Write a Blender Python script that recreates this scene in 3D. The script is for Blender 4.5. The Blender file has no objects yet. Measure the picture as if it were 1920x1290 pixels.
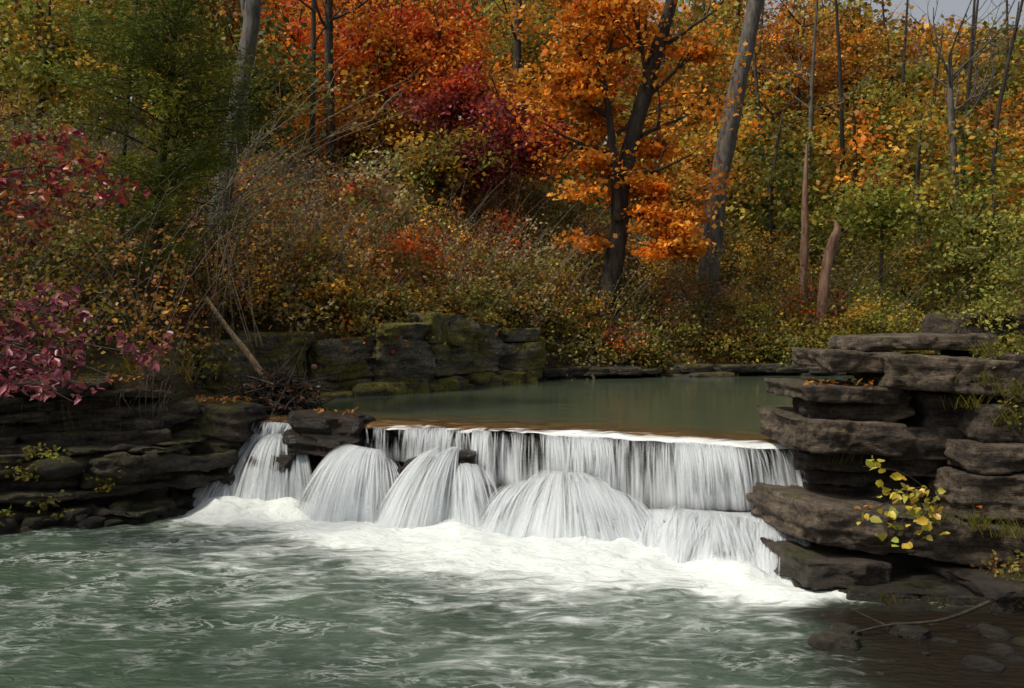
import bpy, math
import numpy as np
from mathutils import Vector
R=np.random.RandomState(7)
S=bpy.context.scene
S.view_settings.view_transform='Standard'; S.view_settings.look='None'; S.view_settings.exposure=0

# ---------------------------------------------------------------- noise
def _h(i,j,k,s):
    n=(i.astype(np.int64)*374761393+j.astype(np.int64)*668265263+k.astype(np.int64)*2147483647+s*974634777)&0xffffffff
    n=((n^(n>>13))*1274126177)&0xffffffff
    n=((n^(n>>16))*2246822519)&0xffffffff
    n=n^(n>>15)
    return (n&0xffffff)/float(0xffffff)
def vn(x,y,z=0,s=0):
    x,y,z=np.broadcast_arrays(np.asarray(x,float),np.asarray(y,float),np.asarray(z,float))
    i,j,k=np.floor(x),np.floor(y),np.floor(z)
    u,v,w=x-i,y-j,z-k
    u=u*u*(3-2*u);v=v*v*(3-2*v);w=w*w*(3-2*w)
    r=0
    for a in (0,1):
        for b in (0,1):
            for c in (0,1):
                r=r+_h(i+a,j+b,k+c,s)*(u if a else 1-u)*(v if b else 1-v)*(w if c else 1-w)
    return r*2-1
def fbm(x,y,z=0,s=0,o=4):
    r=0;a=1;f=1;t=0
    for q in range(o):
        r=r+a*vn(np.asarray(x)*f,np.asarray(y)*f,np.asarray(z)*f,s+q*17); t+=a; a*=.5; f*=2.03
    return r/t
def sst(a,b,x):
    t=np.clip((x-a)/(b-a),0,1); return t*t*(3-2*t)

# ---------------------------------------------------------------- mesh helpers
class B:
    def __init__(s): s.v=[];s.f=[];s.c=[];s.n=0
    def add(s,v,f,c=(1,1,1)):
        v=np.asarray(v,float).reshape(-1,3); f=np.asarray(f,int).reshape(-1,4)
        c=np.asarray(c,float)
        if c.ndim==1: c=np.tile(c,(len(v),1))
        s.v.append(v);s.f.append(f+s.n);s.c.append(c);s.n+=len(v)
def mk(name,b,mat,smooth=True,parent=None,uv=None,extra=None):
    v=np.concatenate(b.v);f=np.concatenate(b.f);c=np.concatenate(b.c)
    m=bpy.data.meshes.new(name)
    m.vertices.add(len(v)); m.vertices.foreach_set('co',v.astype(np.float32).ravel())
    m.loops.add(len(f)*4); m.loops.foreach_set('vertex_index',f.astype(np.int32).ravel())
    m.polygons.add(len(f)); m.polygons.foreach_set('loop_start',np.arange(0,len(f)*4,4,dtype=np.int32))
    m.update(calc_edges=True)
    a=m.color_attributes.new('Col','FLOAT_COLOR','POINT')
    cc=np.ones((len(v),4),np.float32); cc[:,:3]=c
    a.data.foreach_set('color',cc.ravel())
    if uv is not None:
        l=m.uv_layers.new(name='UVMap')
        l.data.foreach_set('uv',np.concatenate(uv)[f.ravel()].astype(np.float32).ravel())
    m.polygons.foreach_set('use_smooth',np.full(len(f),smooth))
    m.update()
    o=bpy.data.objects.new(name,m); S.collection.objects.link(o)
    m.materials.append(mat)
    if parent: o.parent=parent
    return o
def empty(name):
    o=bpy.data.objects.new(name,None); S.collection.objects.link(o); return o
def gridf(nu,nv):
    i=np.arange(nu-1)[:,None]*nv+np.arange(nv-1)[None]
    return np.stack([i,i+nv,i+nv+1,i+1],-1).reshape(-1,4)
def tube(b,P,r,n=6,c=(1,1,1),rough=0,seed=0):
    P=np.asarray(P,float);k=len(P);r=np.broadcast_to(np.asarray(r,float),(k,))
    T=np.gradient(P,axis=0);T/=np.linalg.norm(T,axis=1)[:,None]+1e-9
    ref=np.array([.31,.95,.05]) if abs(T[:,2]).mean()>.6 else np.array([.1,.2,.97])
    X=np.cross(T,ref);X/=np.linalg.norm(X,axis=1)[:,None]+1e-9
    Y=np.cross(T,X)
    a=np.arange(n)/n*2*math.pi
    rr=r[:,None]*np.ones(n)[None]
    if rough:
        rr=rr*(1+rough*fbm(np.cos(a)[None]*2.5+seed,np.sin(a)[None]*2.5,(P[:,2]*1.5)[:,None],seed,3)*2)
    V=P[:,None]+(np.cos(a)[None,:,None]*X[:,None]+np.sin(a)[None,:,None]*Y[:,None])*rr[:,:,None]
    i=np.arange(k-1)[:,None]*n; j=np.arange(n)[None];j2=(j+1)%n
    F=np.stack([i+j,i+j2,i+n+j2,i+n+j],-1)
    b.add(V,F,c)
def spline(P,m):
    P=np.asarray(P,float); k=len(P); t=np.linspace(0,k-1,m); i=np.clip(t.astype(int),0,k-2); u=(t-i)[:,None]
    p0=P[np.clip(i-1,0,k-1)];p1=P[i];p2=P[i+1];p3=P[np.clip(i+2,0,k-1)]
    return .5*((2*p1)+(-p0+p2)*u+(2*p0-5*p1+4*p2-p3)*u*u+(-p0+3*p1-3*p2+p3)*u**3)
def unit(v): return v/(np.linalg.norm(v,axis=-1,keepdims=True)+1e-9)
def leaves(b,P,size,col,ratio=.34,droop=.25,up=.6,jit=.25,near=False,R=R):
    P=np.asarray(P,float);N=len(P)
    if N==0: return
    size=np.broadcast_to(np.asarray(size,float),(N,))*R.uniform(.6,1.3,N)
    d=R.normal(0,1,(N,3));d[:,2]=d[:,2]*.6-droop;d=unit(d)
    n=R.normal(0,1,(N,3));n[:,2]+=up*1.5;n=unit(n-d*(n*d).sum(1)[:,None])
    s=np.cross(n,d)
    c=np.broadcast_to(np.asarray(col,float),(N,3))*R.uniform(1-jit,1+jit,(N,1))*R.uniform(.9,1.1,(N,3))
    h=size[:,None]
    if not near:
        V=np.stack([P-d*h*.5,P-s*h*ratio+n*h*.1,P+d*h*.5,P+s*h*ratio+n*h*.1],1)
        F=np.arange(N*4).reshape(N,4); b.add(V,F,np.repeat(c,4,0))
    else:
        dr=-n*h*.12
        V=np.stack([P-d*h*.5,P+d*h*.55+dr, P-d*h*.22+s*h*ratio*.95+n*h*.08, P+d*h*.18+s*h*ratio*.8+n*h*.06,
                    P-d*h*.22-s*h*ratio*.95+n*h*.08, P+d*h*.18-s*h*ratio*.8+n*h*.06],1)
        o=np.arange(N)[:,None]*6
        F=np.concatenate([o+np.array([[0,1,3,2]]),o+np.array([[0,4,5,1]])]); b.add(V,F,np.repeat(c,6,0))
def clumps(b,C,Rv,K,n,cr,size,cols,flat=.6,R=R,near=False,up=.6,ratio=.34,hollow=.45):
    """leafy crown: K clumps of n leaves inside an ellipsoid"""
    u=unit(R.normal(0,1,(K,3)));rad=R.uniform(hollow,1,(K,1))
    cc=np.asarray(C)+u*rad*np.asarray(Rv)
    cols=np.asarray(cols,float)
    ci=cols[R.randint(0,len(cols),K)]*R.uniform(.4,1.4,(K,1))
    P=cc[:,None]+R.normal(0,1,(K,n,3))*np.array([1,1,flat])*cr*R.uniform(.6,1.3,(K,1,1))
    c=np.repeat(ci,n,0)
    leaves(b,P.reshape(-1,3),size,c,near=near,R=R,up=up,ratio=ratio)
    return cc

def slab(b,x0,x1,y0,y1,z0,z1,rz=0,tx=0,ty=0,res=.06,seed=0,k=9,low=.1,strata=.05,fine=.03,fr=1.3,col=(1,1,1)):
    """weathered limestone block"""
    sx,sy,sz=(x1-x0)/2,(y1-y0)/2,(z1-z0)/2
    nx,ny,nz=[int(np.clip(round(2*q/res),4,70)) for q in (sx,sy,sz*1.7)]
    nz=max(nz,6)
    V=[];F=[];off=0
    for ax,(na,nb) in enumerate([(ny,nz),(nx,nz),(nx,ny)]):
        for sg in (-1,1):
            A,Bv=np.meshgrid(np.linspace(-1,1,na+1),np.linspace(-1,1,nb+1),indexing='ij')
            C=np.full_like(A,sg)
            o=[C,A,Bv] if ax==0 else ([A,C,Bv] if ax==1 else [A,Bv,C])
            V.append(np.stack(o,-1).reshape(-1,3))
            f=gridf(na+1,nb+1)
            if (sg>0)==(ax==1): f=f[:,::-1]
            F.append(f+off); off+=(na+1)*(nb+1)
    V=np.concatenate(V);F=np.concatenate(F)
    q=np.round(V*1e4).astype(int)
    _,idx,inv=np.unique(q,axis=0,return_index=True,return_inverse=True)
    V=V[idx];F=inv.reshape(-1)[F]
    nrm=(np.abs(V)**k).sum(1)**(1/k)
    U=V/nrm[:,None]
    s=seed*3.7
    p=U*np.array([sx,sy,sz])
    m=min(sx,sy,sz)
    side=np.maximum(np.abs(V[:,0]),np.abs(V[:,1]))>.999
    N=unit(V*np.array([1/sx,1/sy,1/sz])*m)
    Nb=N.copy(); Nb[side,2]*=.1; N=unit(Nb)
    cell=vn(p[:,0]*2.6+s,p[:,1]*2.6,p[:,2]*3.5+s,seed+2)
    D=low*fbm(p[:,0]*fr+s,p[:,1]*fr,p[:,2]*fr*1.2,seed,3)+low*.9*np.round(cell*2.2)/2.2*(1-np.abs(N[:,2])*.7)
    st=vn(p[:,0]*.5+s,p[:,1]*.5,p[:,2]*13+s,seed+5)
    D=D+strata*np.sign(st)*np.abs(st)**.3*(1-np.abs(N[:,2]))
    D=D+fine*fbm(p[:,0]*8+s,p[:,1]*8,p[:,2]*12,seed+9,3)
    D=np.where(side,D,np.clip(D*.35,-.05,.03))
    D=np.maximum(D,-.6*max(m,.2))
    p=p+N*D[:,None]
    p[:,2]+=tx*p[:,0]+ty*p[:,1]
    c,sn=math.cos(rz),math.sin(rz)
    p=np.stack([p[:,0]*c-p[:,1]*sn,p[:,0]*sn+p[:,1]*c,p[:,2]],1)
    p+=np.array([(x0+x1)/2,(y0+y1)/2,(z0+z1)/2])
    b.add(p,F,col)

# ---------------------------------------------------------------- materials
def newmat(name):
    m=bpy.data.materials.new(name);m.use_nodes=True
    nt=m.node_tree;nt.nodes.clear()
    return m,nt,nt.nodes,nt.links
def nd(N,t,**k):
    n=N.new(t)
    for a,v in k.items():
        if a in n.inputs: n.inputs[a].default_value=v
        else: setattr(n,a,v)
    return n
def ramp(N,L,src,stops):
    r=N.new('ShaderNodeValToRGB');e=r.color_ramp.elements
    while len(e)<len(stops): e.new(.5)
    for q,(p,c) in zip(e,stops):
        q.position=p;q.color=(*c,1) if len(c)==3 else c
    L.new(src,r.inputs[0]);return r
def leafmat(name,trans=.35,rough=.5,spec=.3):
    m,nt,N,L=newmat(name)
    a=nd(N,'ShaderNodeAttribute',attribute_name='Col')
    p=nd(N,'ShaderNodeBsdfPrincipled');p.inputs['Roughness'].default_value=rough;p.inputs['Specular IOR Level'].default_value=spec
    t=N.new('ShaderNodeBsdfTranslucent');mx=N.new('ShaderNodeMixShader');mx.inputs[0].default_value=trans
    o=N.new('ShaderNodeOutputMaterial')
    L.new(a.outputs['Color'],p.inputs['Base Color']);L.new(a.outputs['Color'],t.inputs['Color'])
    L.new(p.outputs[0],mx.inputs[1]);L.new(t.outputs[0],mx.inputs[2]);L.new(mx.outputs[0],o.inputs[0])
    return m
def barkmat(name,c1,c2,sc=6):
    m,nt,N,L=newmat(name)
    g=N.new('ShaderNodeNewGeometry');mp=nd(N,'ShaderNodeMapping');mp.inputs['Scale'].default_value=(sc,sc,sc*.22)
    L.new(g.outputs['Position'],mp.inputs[0])
    n=nd(N,'ShaderNodeTexNoise');n.inputs['Scale'].default_value=1.5;n.inputs['Detail'].default_value=8;n.inputs['Roughness'].default_value=.7
    L.new(mp.outputs[0],n.inputs['Vector'])
    r=ramp(N,L,n.outputs['Fac'],[(.38,c1),(.62,c2)])
    a=nd(N,'ShaderNodeAttribute',attribute_name='Col')
    mx=nd(N,'ShaderNodeMix',data_type='RGBA',blend_type='MULTIPLY');mx.inputs[0].default_value=1
    L.new(r.outputs[0],mx.inputs[6]);L.new(a.outputs['Color'],mx.inputs[7])
    p=nd(N,'ShaderNodeBsdfPrincipled',Roughness=.9);bp=nd(N,'ShaderNodeBump',Strength=.8,Distance=.06)
    L.new(n.outputs['Fac'],bp.inputs['Height']);L.new(bp.outputs[0],p.inputs['Normal'])
    L.new(mx.outputs[2],p.inputs['Base Color']);o=N.new('ShaderNodeOutputMaterial');L.new(p.outputs[0],o.inputs[0])
    return m
def rockmat(name,dark,light,moss=.3,mosscol=(.07,.075,.012),wetz=None,rough=.85,bump=.09):
    m,nt,N,L=newmat(name)
    g=N.new('ShaderNodeNewGeometry')
    mp=nd(N,'ShaderNodeMapping');mp.inputs['Scale'].default_value=(1,1,5.0);L.new(g.outputs['Position'],mp.inputs[0])
    n1=nd(N,'ShaderNodeTexNoise');n1.inputs['Scale'].default_value=2.4;n1.inputs['Detail'].default_value=10;n1.inputs['Roughness'].default_value=.74;n1.inputs['Distortion'].default_value=.15
    L.new(mp.outputs[0],n1.inputs['Vector'])
    n2=nd(N,'ShaderNodeTexNoise');n2.inputs['Scale'].default_value=1.3;n2.inputs['Detail'].default_value=7;n2.inputs['Roughness'].default_value=.65
    L.new(g.outputs['Position'],n2.inputs['Vector'])
    n3=nd(N,'ShaderNodeTexNoise');n3.inputs['Scale'].default_value=20;n3.inputs['Detail'].default_value=7;n3.inputs['Roughness'].default_value=.75
    L.new(g.outputs['Position'],n3.inputs['Vector'])
    r=ramp(N,L,n1.outputs['Fac'],[(.36,dark),(.5,tuple((a+b)/2 for a,b in zip(dark,light))),(.64,light)])
    r2=ramp(N,L,n3.outputs['Fac'],[(.35,(.3,.3,.3)),(.65,(1.5,1.45,1.4))])
    mx=nd(N,'ShaderNodeMix',data_type='RGBA',blend_type='MULTIPLY');mx.inputs[0].default_value=1
    L.new(r.outputs[0],mx.inputs[6]);L.new(r2.outputs[0],mx.inputs[7])
    at=nd(N,'ShaderNodeAttribute',attribute_name='Col')
    mxa=nd(N,'ShaderNodeMix',data_type='RGBA',blend_type='MULTIPLY');mxa.inputs[0].default_value=1
    L.new(mx.outputs[2],mxa.inputs[6]);L.new(at.outputs['Color'],mxa.inputs[7])
    sx=N.new('ShaderNodeSeparateXYZ');L.new(g.outputs['Normal'],sx.inputs[0])
    ad=nd(N,'ShaderNodeMath',operation='MULTIPLY_ADD');ad.inputs[1].default_value=.35;L.new(sx.outputs['Z'],ad.inputs[0])
    sb=nd(N,'ShaderNodeMath',operation='MULTIPLY_ADD');sb.inputs[1].default_value=3.;sb.inputs[2].default_value=-1.75+moss
    L.new(n2.outputs['Fac'],sb.inputs[0]);L.new(sb.outputs[0],ad.inputs[2])
    cl=nd(N,'ShaderNodeMapRange');cl.inputs[1].default_value=.0;cl.inputs[2].default_value=.35;L.new(ad.outputs[0],cl.inputs[0])
    mr=ramp(N,L,n3.outputs['Fac'],[(.38,tuple(q*.25 for q in mosscol)),(.62,tuple(q*1.6 for q in mosscol))])
    mm=nd(N,'ShaderNodeMix',data_type='RGBA');L.new(cl.outputs[0],mm.inputs[0]);L.new(mxa.outputs[2],mm.inputs[6]);L.new(mr.outputs[0],mm.inputs[7])
    out=mm.outputs[2]
    p=nd(N,'ShaderNodeBsdfPrincipled',Roughness=rough)
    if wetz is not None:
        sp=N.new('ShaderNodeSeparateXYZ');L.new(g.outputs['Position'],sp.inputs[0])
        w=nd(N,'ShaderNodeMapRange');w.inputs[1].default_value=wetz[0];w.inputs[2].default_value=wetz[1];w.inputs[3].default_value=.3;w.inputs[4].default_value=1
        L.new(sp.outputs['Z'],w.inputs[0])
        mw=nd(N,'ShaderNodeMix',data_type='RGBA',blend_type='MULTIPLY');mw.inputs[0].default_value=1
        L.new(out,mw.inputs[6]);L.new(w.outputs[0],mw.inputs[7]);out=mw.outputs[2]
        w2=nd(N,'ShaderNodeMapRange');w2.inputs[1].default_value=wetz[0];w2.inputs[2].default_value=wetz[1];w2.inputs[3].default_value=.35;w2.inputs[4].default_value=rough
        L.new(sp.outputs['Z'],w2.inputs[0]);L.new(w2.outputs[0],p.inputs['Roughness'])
    L.new(out,p.inputs['Base Color'])
    h=nd(N,'ShaderNodeMath',operation='MULTIPLY_ADD');h.inputs[1].default_value=.4;L.new(n3.outputs['Fac'],h.inputs[0]);L.new(n1.outputs['Fac'],h.inputs[2])
    bp=nd(N,'ShaderNodeBump',Strength=1.,Distance=bump);L.new(h.outputs[0],bp.inputs['Height']);L.new(bp.outputs[0],p.inputs['Normal'])
    o=N.new('ShaderNodeOutputMaterial');L.new(p.outputs[0],o.inputs[0]);return m

M_leaf=leafmat('autumn_leaf',.42,.55,.3)
M_leafn=leafmat('near_leaf',.3,.38,.5)
M_needle=leafmat('cedar_needle',.25,.7,.1)
M_bark=barkmat('bark_dark',(.012,.009,.006),(.06,.047,.034))
M_barkg=barkmat('bark_grey',(.035,.032,.027),(.15,.135,.11))
M_twig=barkmat('twig_tan',(.1,.08,.055),(.3,.25,.18),20)
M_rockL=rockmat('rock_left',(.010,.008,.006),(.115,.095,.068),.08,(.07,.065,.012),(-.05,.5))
M_rockM=rockmat('rock_bluff',(.05,.043,.035),(.32,.285,.23),.36,(.14,.12,.014))
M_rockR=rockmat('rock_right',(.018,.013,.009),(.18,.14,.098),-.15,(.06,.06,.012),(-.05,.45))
M_rockW=rockmat('rock_wet',(.006,.005,.004),(.05,.036,.022),-.3,(.03,.035,.01),None,.3)
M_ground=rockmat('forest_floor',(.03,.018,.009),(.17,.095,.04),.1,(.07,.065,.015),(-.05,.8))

# ---------------------------------------------------------------- terrain
POLY=np.array([(-9,12.3),(-6.5,12.9),(-4.6,14.0),(-4.6,15.5),(-5.6,18.3),(-3.0,19.8),(0.4,24.6),(4,26.2),(9,27),(16,27.5),(22,26),(18,20),(9,16.5),(5.0,14.0),(4.4,12.4),(4.6,11.0),(5.2,9.6),(4.7,8.3),(4.6,7.0),(4.2,5.0),(1.5,3.2),(-12,2.5),(-14,8)],float)
def sdist(x,y):
    x=np.asarray(x,float);y=np.asarray(y,float);d=np.full(x.shape,1e9);ins=np.zeros(x.shape,bool)
    n=len(POLY)
    for i in range(n):
        a=POLY[i];c=POLY[(i+1)%n];e=c-a
        t=np.clip(((x-a[0])*e[0]+(y-a[1])*e[1])/(e@e),0,1)
        d=np.minimum(d,np.hypot(x-a[0]-t*e[0],y-a[1]-t*e[1]))
        cr=((a[1]>y)!=(c[1]>y))
        xi=a[0]+(y-a[1])*(e[0])/(e[1] if e[1]!=0 else 1e-9)
        ins^=cr&(x<xi)
    return np.where(ins,-d,d)
LIP=np.array([(-4.6,15.1),(-3.9,14.9),(-2.05,14.2),(-.5,13.8),(1.25,12.9),(2.7,12.05),(3.34,11.76),(4.2,11.4)])
def lip(x): return np.interp(x,LIP[:,0],LIP[:,1])+.26*fbm(np.asarray(x)*1.9,3.3,0,4,4)
def H(x,y):
    x=np.asarray(x,float);y=np.asarray(y,float)
    d=sdist(x,y)
    E=np.full(x.shape,1.4)
    E=E+(2.35-1.4)*(1-sst(.2,2.2,x))*sst(15,17,y)
    E=np.where((x<-3)&(y<17),1.80+.5*sst(15,17,y),E)
    rw=sst(10.6,11.2,y)*(1-sst(15,20,y))*sst(2.8,3.5,x)
    E=E*(1-rw)+2.0*rw
    lo=(1-sst(10.0,11.0,y))*(x>-3)
    E=E*(1-lo)+.12*lo
    bed=np.where(y>lip(x)+.3,.6,-.5)
    out=np.maximum(d,0)
    sl=.40-.08*sst(2,18,x)
    hill=32*(1-np.exp(-out*sl/32))
    near=1-sst(5,9,y)
    hill=hill*(1-near*.75*(1-sst(8,14,np.abs(x))))
    rt=sst(3.5,5,x)*(1-sst(13,20,y)); hill=hill*(1-.6*rt)
    lf=sst(-3.5,-5,x)*(1-sst(14,20,y)); hill=hill*(1-.5*lf)
    h=np.where(d<0,bed,bed+(E-bed)*sst(0,.45,out)+hill)
    h=h+ .10*fbm(x*.7,y*.7,0,11,4)*sst(.2,2,out)+ .8*fbm(x*.13,y*.13,0,13,2)*sst(3,14,out)
    return h
def sp(a,b,n,c,k):
    t=np.linspace(-1,1,n);s=np.sinh(t*k)/np.sinh(k)
    return np.where(s<0,c+s*(c-a),c+s*(b-c))
gx=sp(-220,220,330,0,4.2);gy=sp(-40,320,360,15,3.9)
X,Y=np.meshgrid(gx,gy,indexing='ij')
b=B();b.add(np.stack([X,Y,H(X,Y)],-1),gridf(len(gx),len(gy)));mk('ground',b,M_ground)

# ---------------------------------------------------------------- rocks
seed=[100]
def nx(): seed[0]+=1; return seed[0]
b=B()
z=-.25
path=spline([(-9.6,12.0,0),(-8,12.3,0),(-6.6,12.75,0),(-5.3,13.5,0),(-4.75,14.0,0),(-4.75,15.2,0),(-5.5,17.0,0),(-5.7,18.2,0)],60)
cum=np.concatenate([[0],np.cumsum(np.linalg.norm(np.diff(path,axis=0),axis=1))])
while z<1.85:
    th=R.choice([.05,.06,.08,.12,.18]); s=R.uniform(-1.5,0)
    setb=-.22*(1-sst(.75,1.05,z))+.16*sst(.8,1.1,z)-.1*sst(1.5,1.75,z)+R.uniform(-.14,.14)
    while s<cum[-1]:
        Ls=R.uniform(.5,2.2);mid=min(s+Ls/2,cum[-1]-.01)
        p=np.array([np.interp(mid,cum,path[:,0]),np.interp(mid,cum,path[:,1])]);q=np.array([np.interp(mid+.1,cum,path[:,0]),np.interp(mid+.1,cum,path[:,1])])
        t=unit(q-p) if np.linalg.norm(q-p)>1e-4 else np.array([0,1.]); nn=np.array([-t[1],t[0]])
        top=1.85-.5*sst(-5.7,-4.8,p[0])*(1 if p[1]<16 else 0)
        if z<top and R.rand()<.9:
            c=p+nn*(.75+setb+R.uniform(-.2,.2)); g=R.uniform(.45,1.35)
            slab(b,c[0]-Ls/2,c[0]+Ls/2,c[1]-.75,c[1]+.75,z-.01,z+th+.012,rz=math.atan2(t[1],t[0])+R.uniform(-.16,.16),tx=R.uniform(-.05,.05),ty=R.uniform(-.03,.03),res=.07,seed=nx(),low=.16,strata=.05,k=30,fr=2.2,col=(g,g*.97,g*.92))
        s+=Ls*.97
    z+=th
slab(b,-4.95,-3.82,14.3,15.4,1.0,1.46,rz=-.2,tx=-.12,seed=nx(),res=.05,k=8,col=(.7,.6,.55))
slab(b,-4.8,-4.0,14.2,15.0,.45,1.02,rz=.1,seed=nx(),res=.05,k=8,col=(.4,.38,.36))
slab(b,-4.7,-4.0,14.1,14.9,-.2,.5,rz=.1,seed=nx(),res=.05,k=8,col=(.4,.38,.36))
for i in range(50):
    t=R.uniform(.2,.75);p=path[int(t*59)];s=R.uniform(.08,.24)
    slab(b,p[0]-s,p[0]+s,p[1]-.3-s+R.uniform(-.15,.1),p[1]-.25+s,-.15,R.uniform(.03,.26),rz=R.uniform(0,3),res=.05,seed=nx(),k=6,low=.1,strata=.02,col=(.6,.6,.55))
mk('layered_rock_bank',b,M_rockL)
b=B()
slab(b,-3.1,-2.1,14.05,14.8,.75,1.33,rz=-.25,seed=nx(),res=.045,k=8,low=.16,tx=-.05)
mk('boulder',b,M_rockW)
b=B()
pts=[(-5.7,17.9),(-4.9,18.6),(-3.9,19.2),(-2.8,19.9),(-1.9,20.9),(-1.0,22.2),(-.2,23.4),(.5,24.4)]
for i in range(len(pts)-1):
    a=np.array(pts[i]);c=np.array(pts[i+1]);L_=np.linalg.norm(c-a);m=(a+c)/2;t=unit(c-a);nn=np.array([-t[1],t[0]])
    rz=math.atan2(t[1],t[0]);q=m+nn*.7
    zt=[2.3,2.45,2.3,2.6,2.8,2.6,2.5][i]
    zb=.9
    sp_=[(zb,1.5),(1.5,zt)] if i in(2,5) else ([(zb,zt)] if i in (0,1,3) else [(zb,1.25),(1.25,1.5),(1.5,2.15),(2.15,zt)])
    for (u0,u1) in sp_:
        g=R.uniform(.75,1.25);o=nn*R.uniform(-.28,.15)
        slab(b,q[0]+o[0]-L_/2*1.0,q[0]+o[0]+L_/2*1.0,q[1]+o[1]-.8,q[1]+o[1]+.8,u0,u1,rz=rz+R.uniform(-.12,.12),tx=R.uniform(-.05,.05),res=.065,seed=nx(),k=30,low=.18,strata=.035,fr=1.8,col=(g,g,g*.96))
for i in range(34):
    t=R.uniform(0,6.99);k=int(t);p=np.array(pts[k])*(1-t%1)+np.array(pts[k+1])*(t%1);s=R.uniform(.12,.4)
    slab(b,p[0]-s,p[0]+s,p[1]-.2-s,p[1]-.2+s,1.0,1.2+R.uniform(.03,.3),rz=R.uniform(0,3),res=.07,seed=nx(),k=8,low=.1,strata=.02,col=(.5,.48,.4))
mk('mossy_rock_bluff',b,M_rockM)
b=B()
fs=spline([(.4,24.5,0),(2,25.3,0),(4,26.1,0),(6.5,26.6,0),(9,26.9,0),(12,27.2,0),(16,27.5,0)],40)
for i in range(0,39,1):
    p=fs[i]
    for zz in (1.08,1.27):
        if R.rand()<.85:
            w=R.uniform(.5,1.3);g=R.uniform(.5,1)
            slab(b,p[0]-w/2,p[0]+w/2,p[1]-.25+R.uniform(-.3,.35),p[1]+.9,zz,zz+R.uniform(.1,.26),rz=.15,res=.09,seed=nx(),low=.1,strata=.02,col=(g,g,g))
mk('shoreline_rocks',b,M_rockL)
b=B()
RS=[(4.0,5.5,11.2,12.6,2.34,2.5,-.02,.03,1.2),(5.3,6.6,11.5,12.8,2.5,2.75,.0,.0,.6),
(3.45,4.2,10.9,12.2,2.10,2.33,.05,-.03,1.2),(4.1,5.45,10.6,12.2,1.90,2.27,-.05,-.05,1.35),
(3.12,4.2,10.75,12.2,1.78,1.95,.04,-.04,.9),(3.4,4.1,10.95,12.2,1.58,1.76,-.04,-.02,.6),(4.0,4.5,10.9,12.2,1.55,1.84,-.1,.35,.8),(4.5,5.6,10.85,12.1,1.42,1.86,.02,-.03,.55),(5.3,6.9,10.6,12.2,1.8,2.3,0,0,.7),
(3.03,4.25,10.7,12.3,1.24,1.58,-.03,-.05,1.0),(4.15,5.0,10.85,12.2,1.16,1.5,.03,0,.65),(3.25,4.4,11.0,12.3,1.0,1.2,-.02,.02,.55),(4.2,5.4,10.9,12.3,.95,1.16,.03,0,.6),
(3.3,4.8,11.15,12.5,.84,1.0,.02,0,.5),(3.35,4.8,11.2,12.5,.62,.83,-.03,0,.45),
(4.75,5.9,10.25,11.8,1.10,1.38,.03,0,.95),(4.7,5.9,10.15,11.8,.62,1.07,-.05,0,1.05),(4.9,6.3,10.5,12,1.40,1.8,.04,.02,.7),
(2.9,4.1,9.9,11.6,.36,.74,.08,-.12,1.1),(4.0,5.3,9.9,11.4,.24,.62,-.04,-.1,.95),(5.1,6.5,9.7,11.4,-.1,.56,0,0,.7),
(3.4,4.9,10.1,11.4,-.1,.28,.04,-.02,.45),
(2.75,3.7,9.65,10.8,.06,.3,.1,-.05,.75),(2.85,3.9,9.6,10.8,-.2,.06,-.1,-.05,.5),(3.3,4.5,9.35,10.4,-.25,.09,-.1,0,.5),(4.3,5.6,9.1,10.4,-.2,.2,.1,0,.5)]
for (a,c,d,e,f,g,rz,tx,cl) in RS:
    slab(b,a,c,d,e,f,g,rz=rz*1.6,tx=tx,res=.036,seed=nx(),k=40,low=.10,strata=.03,fine=.035,fr=2.6,col=(cl,cl*.98,cl*.95))
for i in range(26):
    x=R.uniform(2.8,5.2);y=R.uniform(7.3,9.6);s=R.uniform(.05,.2)
    if x<3.3 and i%3: continue
    slab(b,x-s,x+s,y-s*.8,y+s*.8,-.12,R.uniform(-.03,.04)+s*.25,rz=R.uniform(0,3),tx=R.uniform(-.2,.2),res=.04,seed=nx(),k=4,low=.08,strata=.01,col=(.5,.48,.42))
slab(b,2.45,2.8,7.95,8.25,-.1,.10,rz=.3,seed=nx(),res=.022,k=2.8,low=.1,strata=.01,col=(.8,.8,.65))
mk('stacked_rock_ledge',b,M_rockR)
b=B()
x=-4.7
while x<4:
    w=R.uniform(.6,1.2);xm=x+w/2;yl=float(np.interp(xm,LIP[:,0],LIP[:,1]))
    g=R.uniform(.7,1.5);rzz=-.4 if xm>-.5 else -.28
    slab(b,x-.05,x+w+.05,yl+.12,yl+1.7,.9,1.11,rz=rzz,res=.06,seed=nx(),low=.05,strata=.04,col=(g,g,g))
    slab(b,x-.05,x+w+.05,yl+.2,yl+1.7,.6,.92,rz=rzz,res=.06,seed=nx(),low=.08,strata=.05,col=(g,g,g))
    slab(b,x-.05,x+w+.05,yl+.12,yl+1.7,-.4,.62,rz=rzz,res=.07,seed=nx(),low=.10,strata=.06,col=(g,g,g))
    x+=w
for (x0,x1,y0,y1,z0,z1) in [(-3.7,-3.05,14.1,15.0,-.4,.84),(-2.6,-1.75,13.4,14.5,-.4,.78),(-1.45,-.8,13.15,14.2,-.4,.82),(-.5,.3,12.8,13.9,-.4,.5),(.2,1.25,12.4,13.6,-.4,.58),
     (1.1,2.1,12.0,13.2,-.4,.30),(1.9,2.8,11.5,12.8,-.4,.34),(2.6,3.6,11.1,12.4,-.4,.42),(-.78,-.42,13.15,13.5,.3,.93)]:
    slab(b,x0,x1,y0,y1,z0,z1,rz=-.3,res=.06,seed=nx(),k=5,low=.1,strata=.04)
mk('waterfall_rock_ledge',b,M_rockW)

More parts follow.
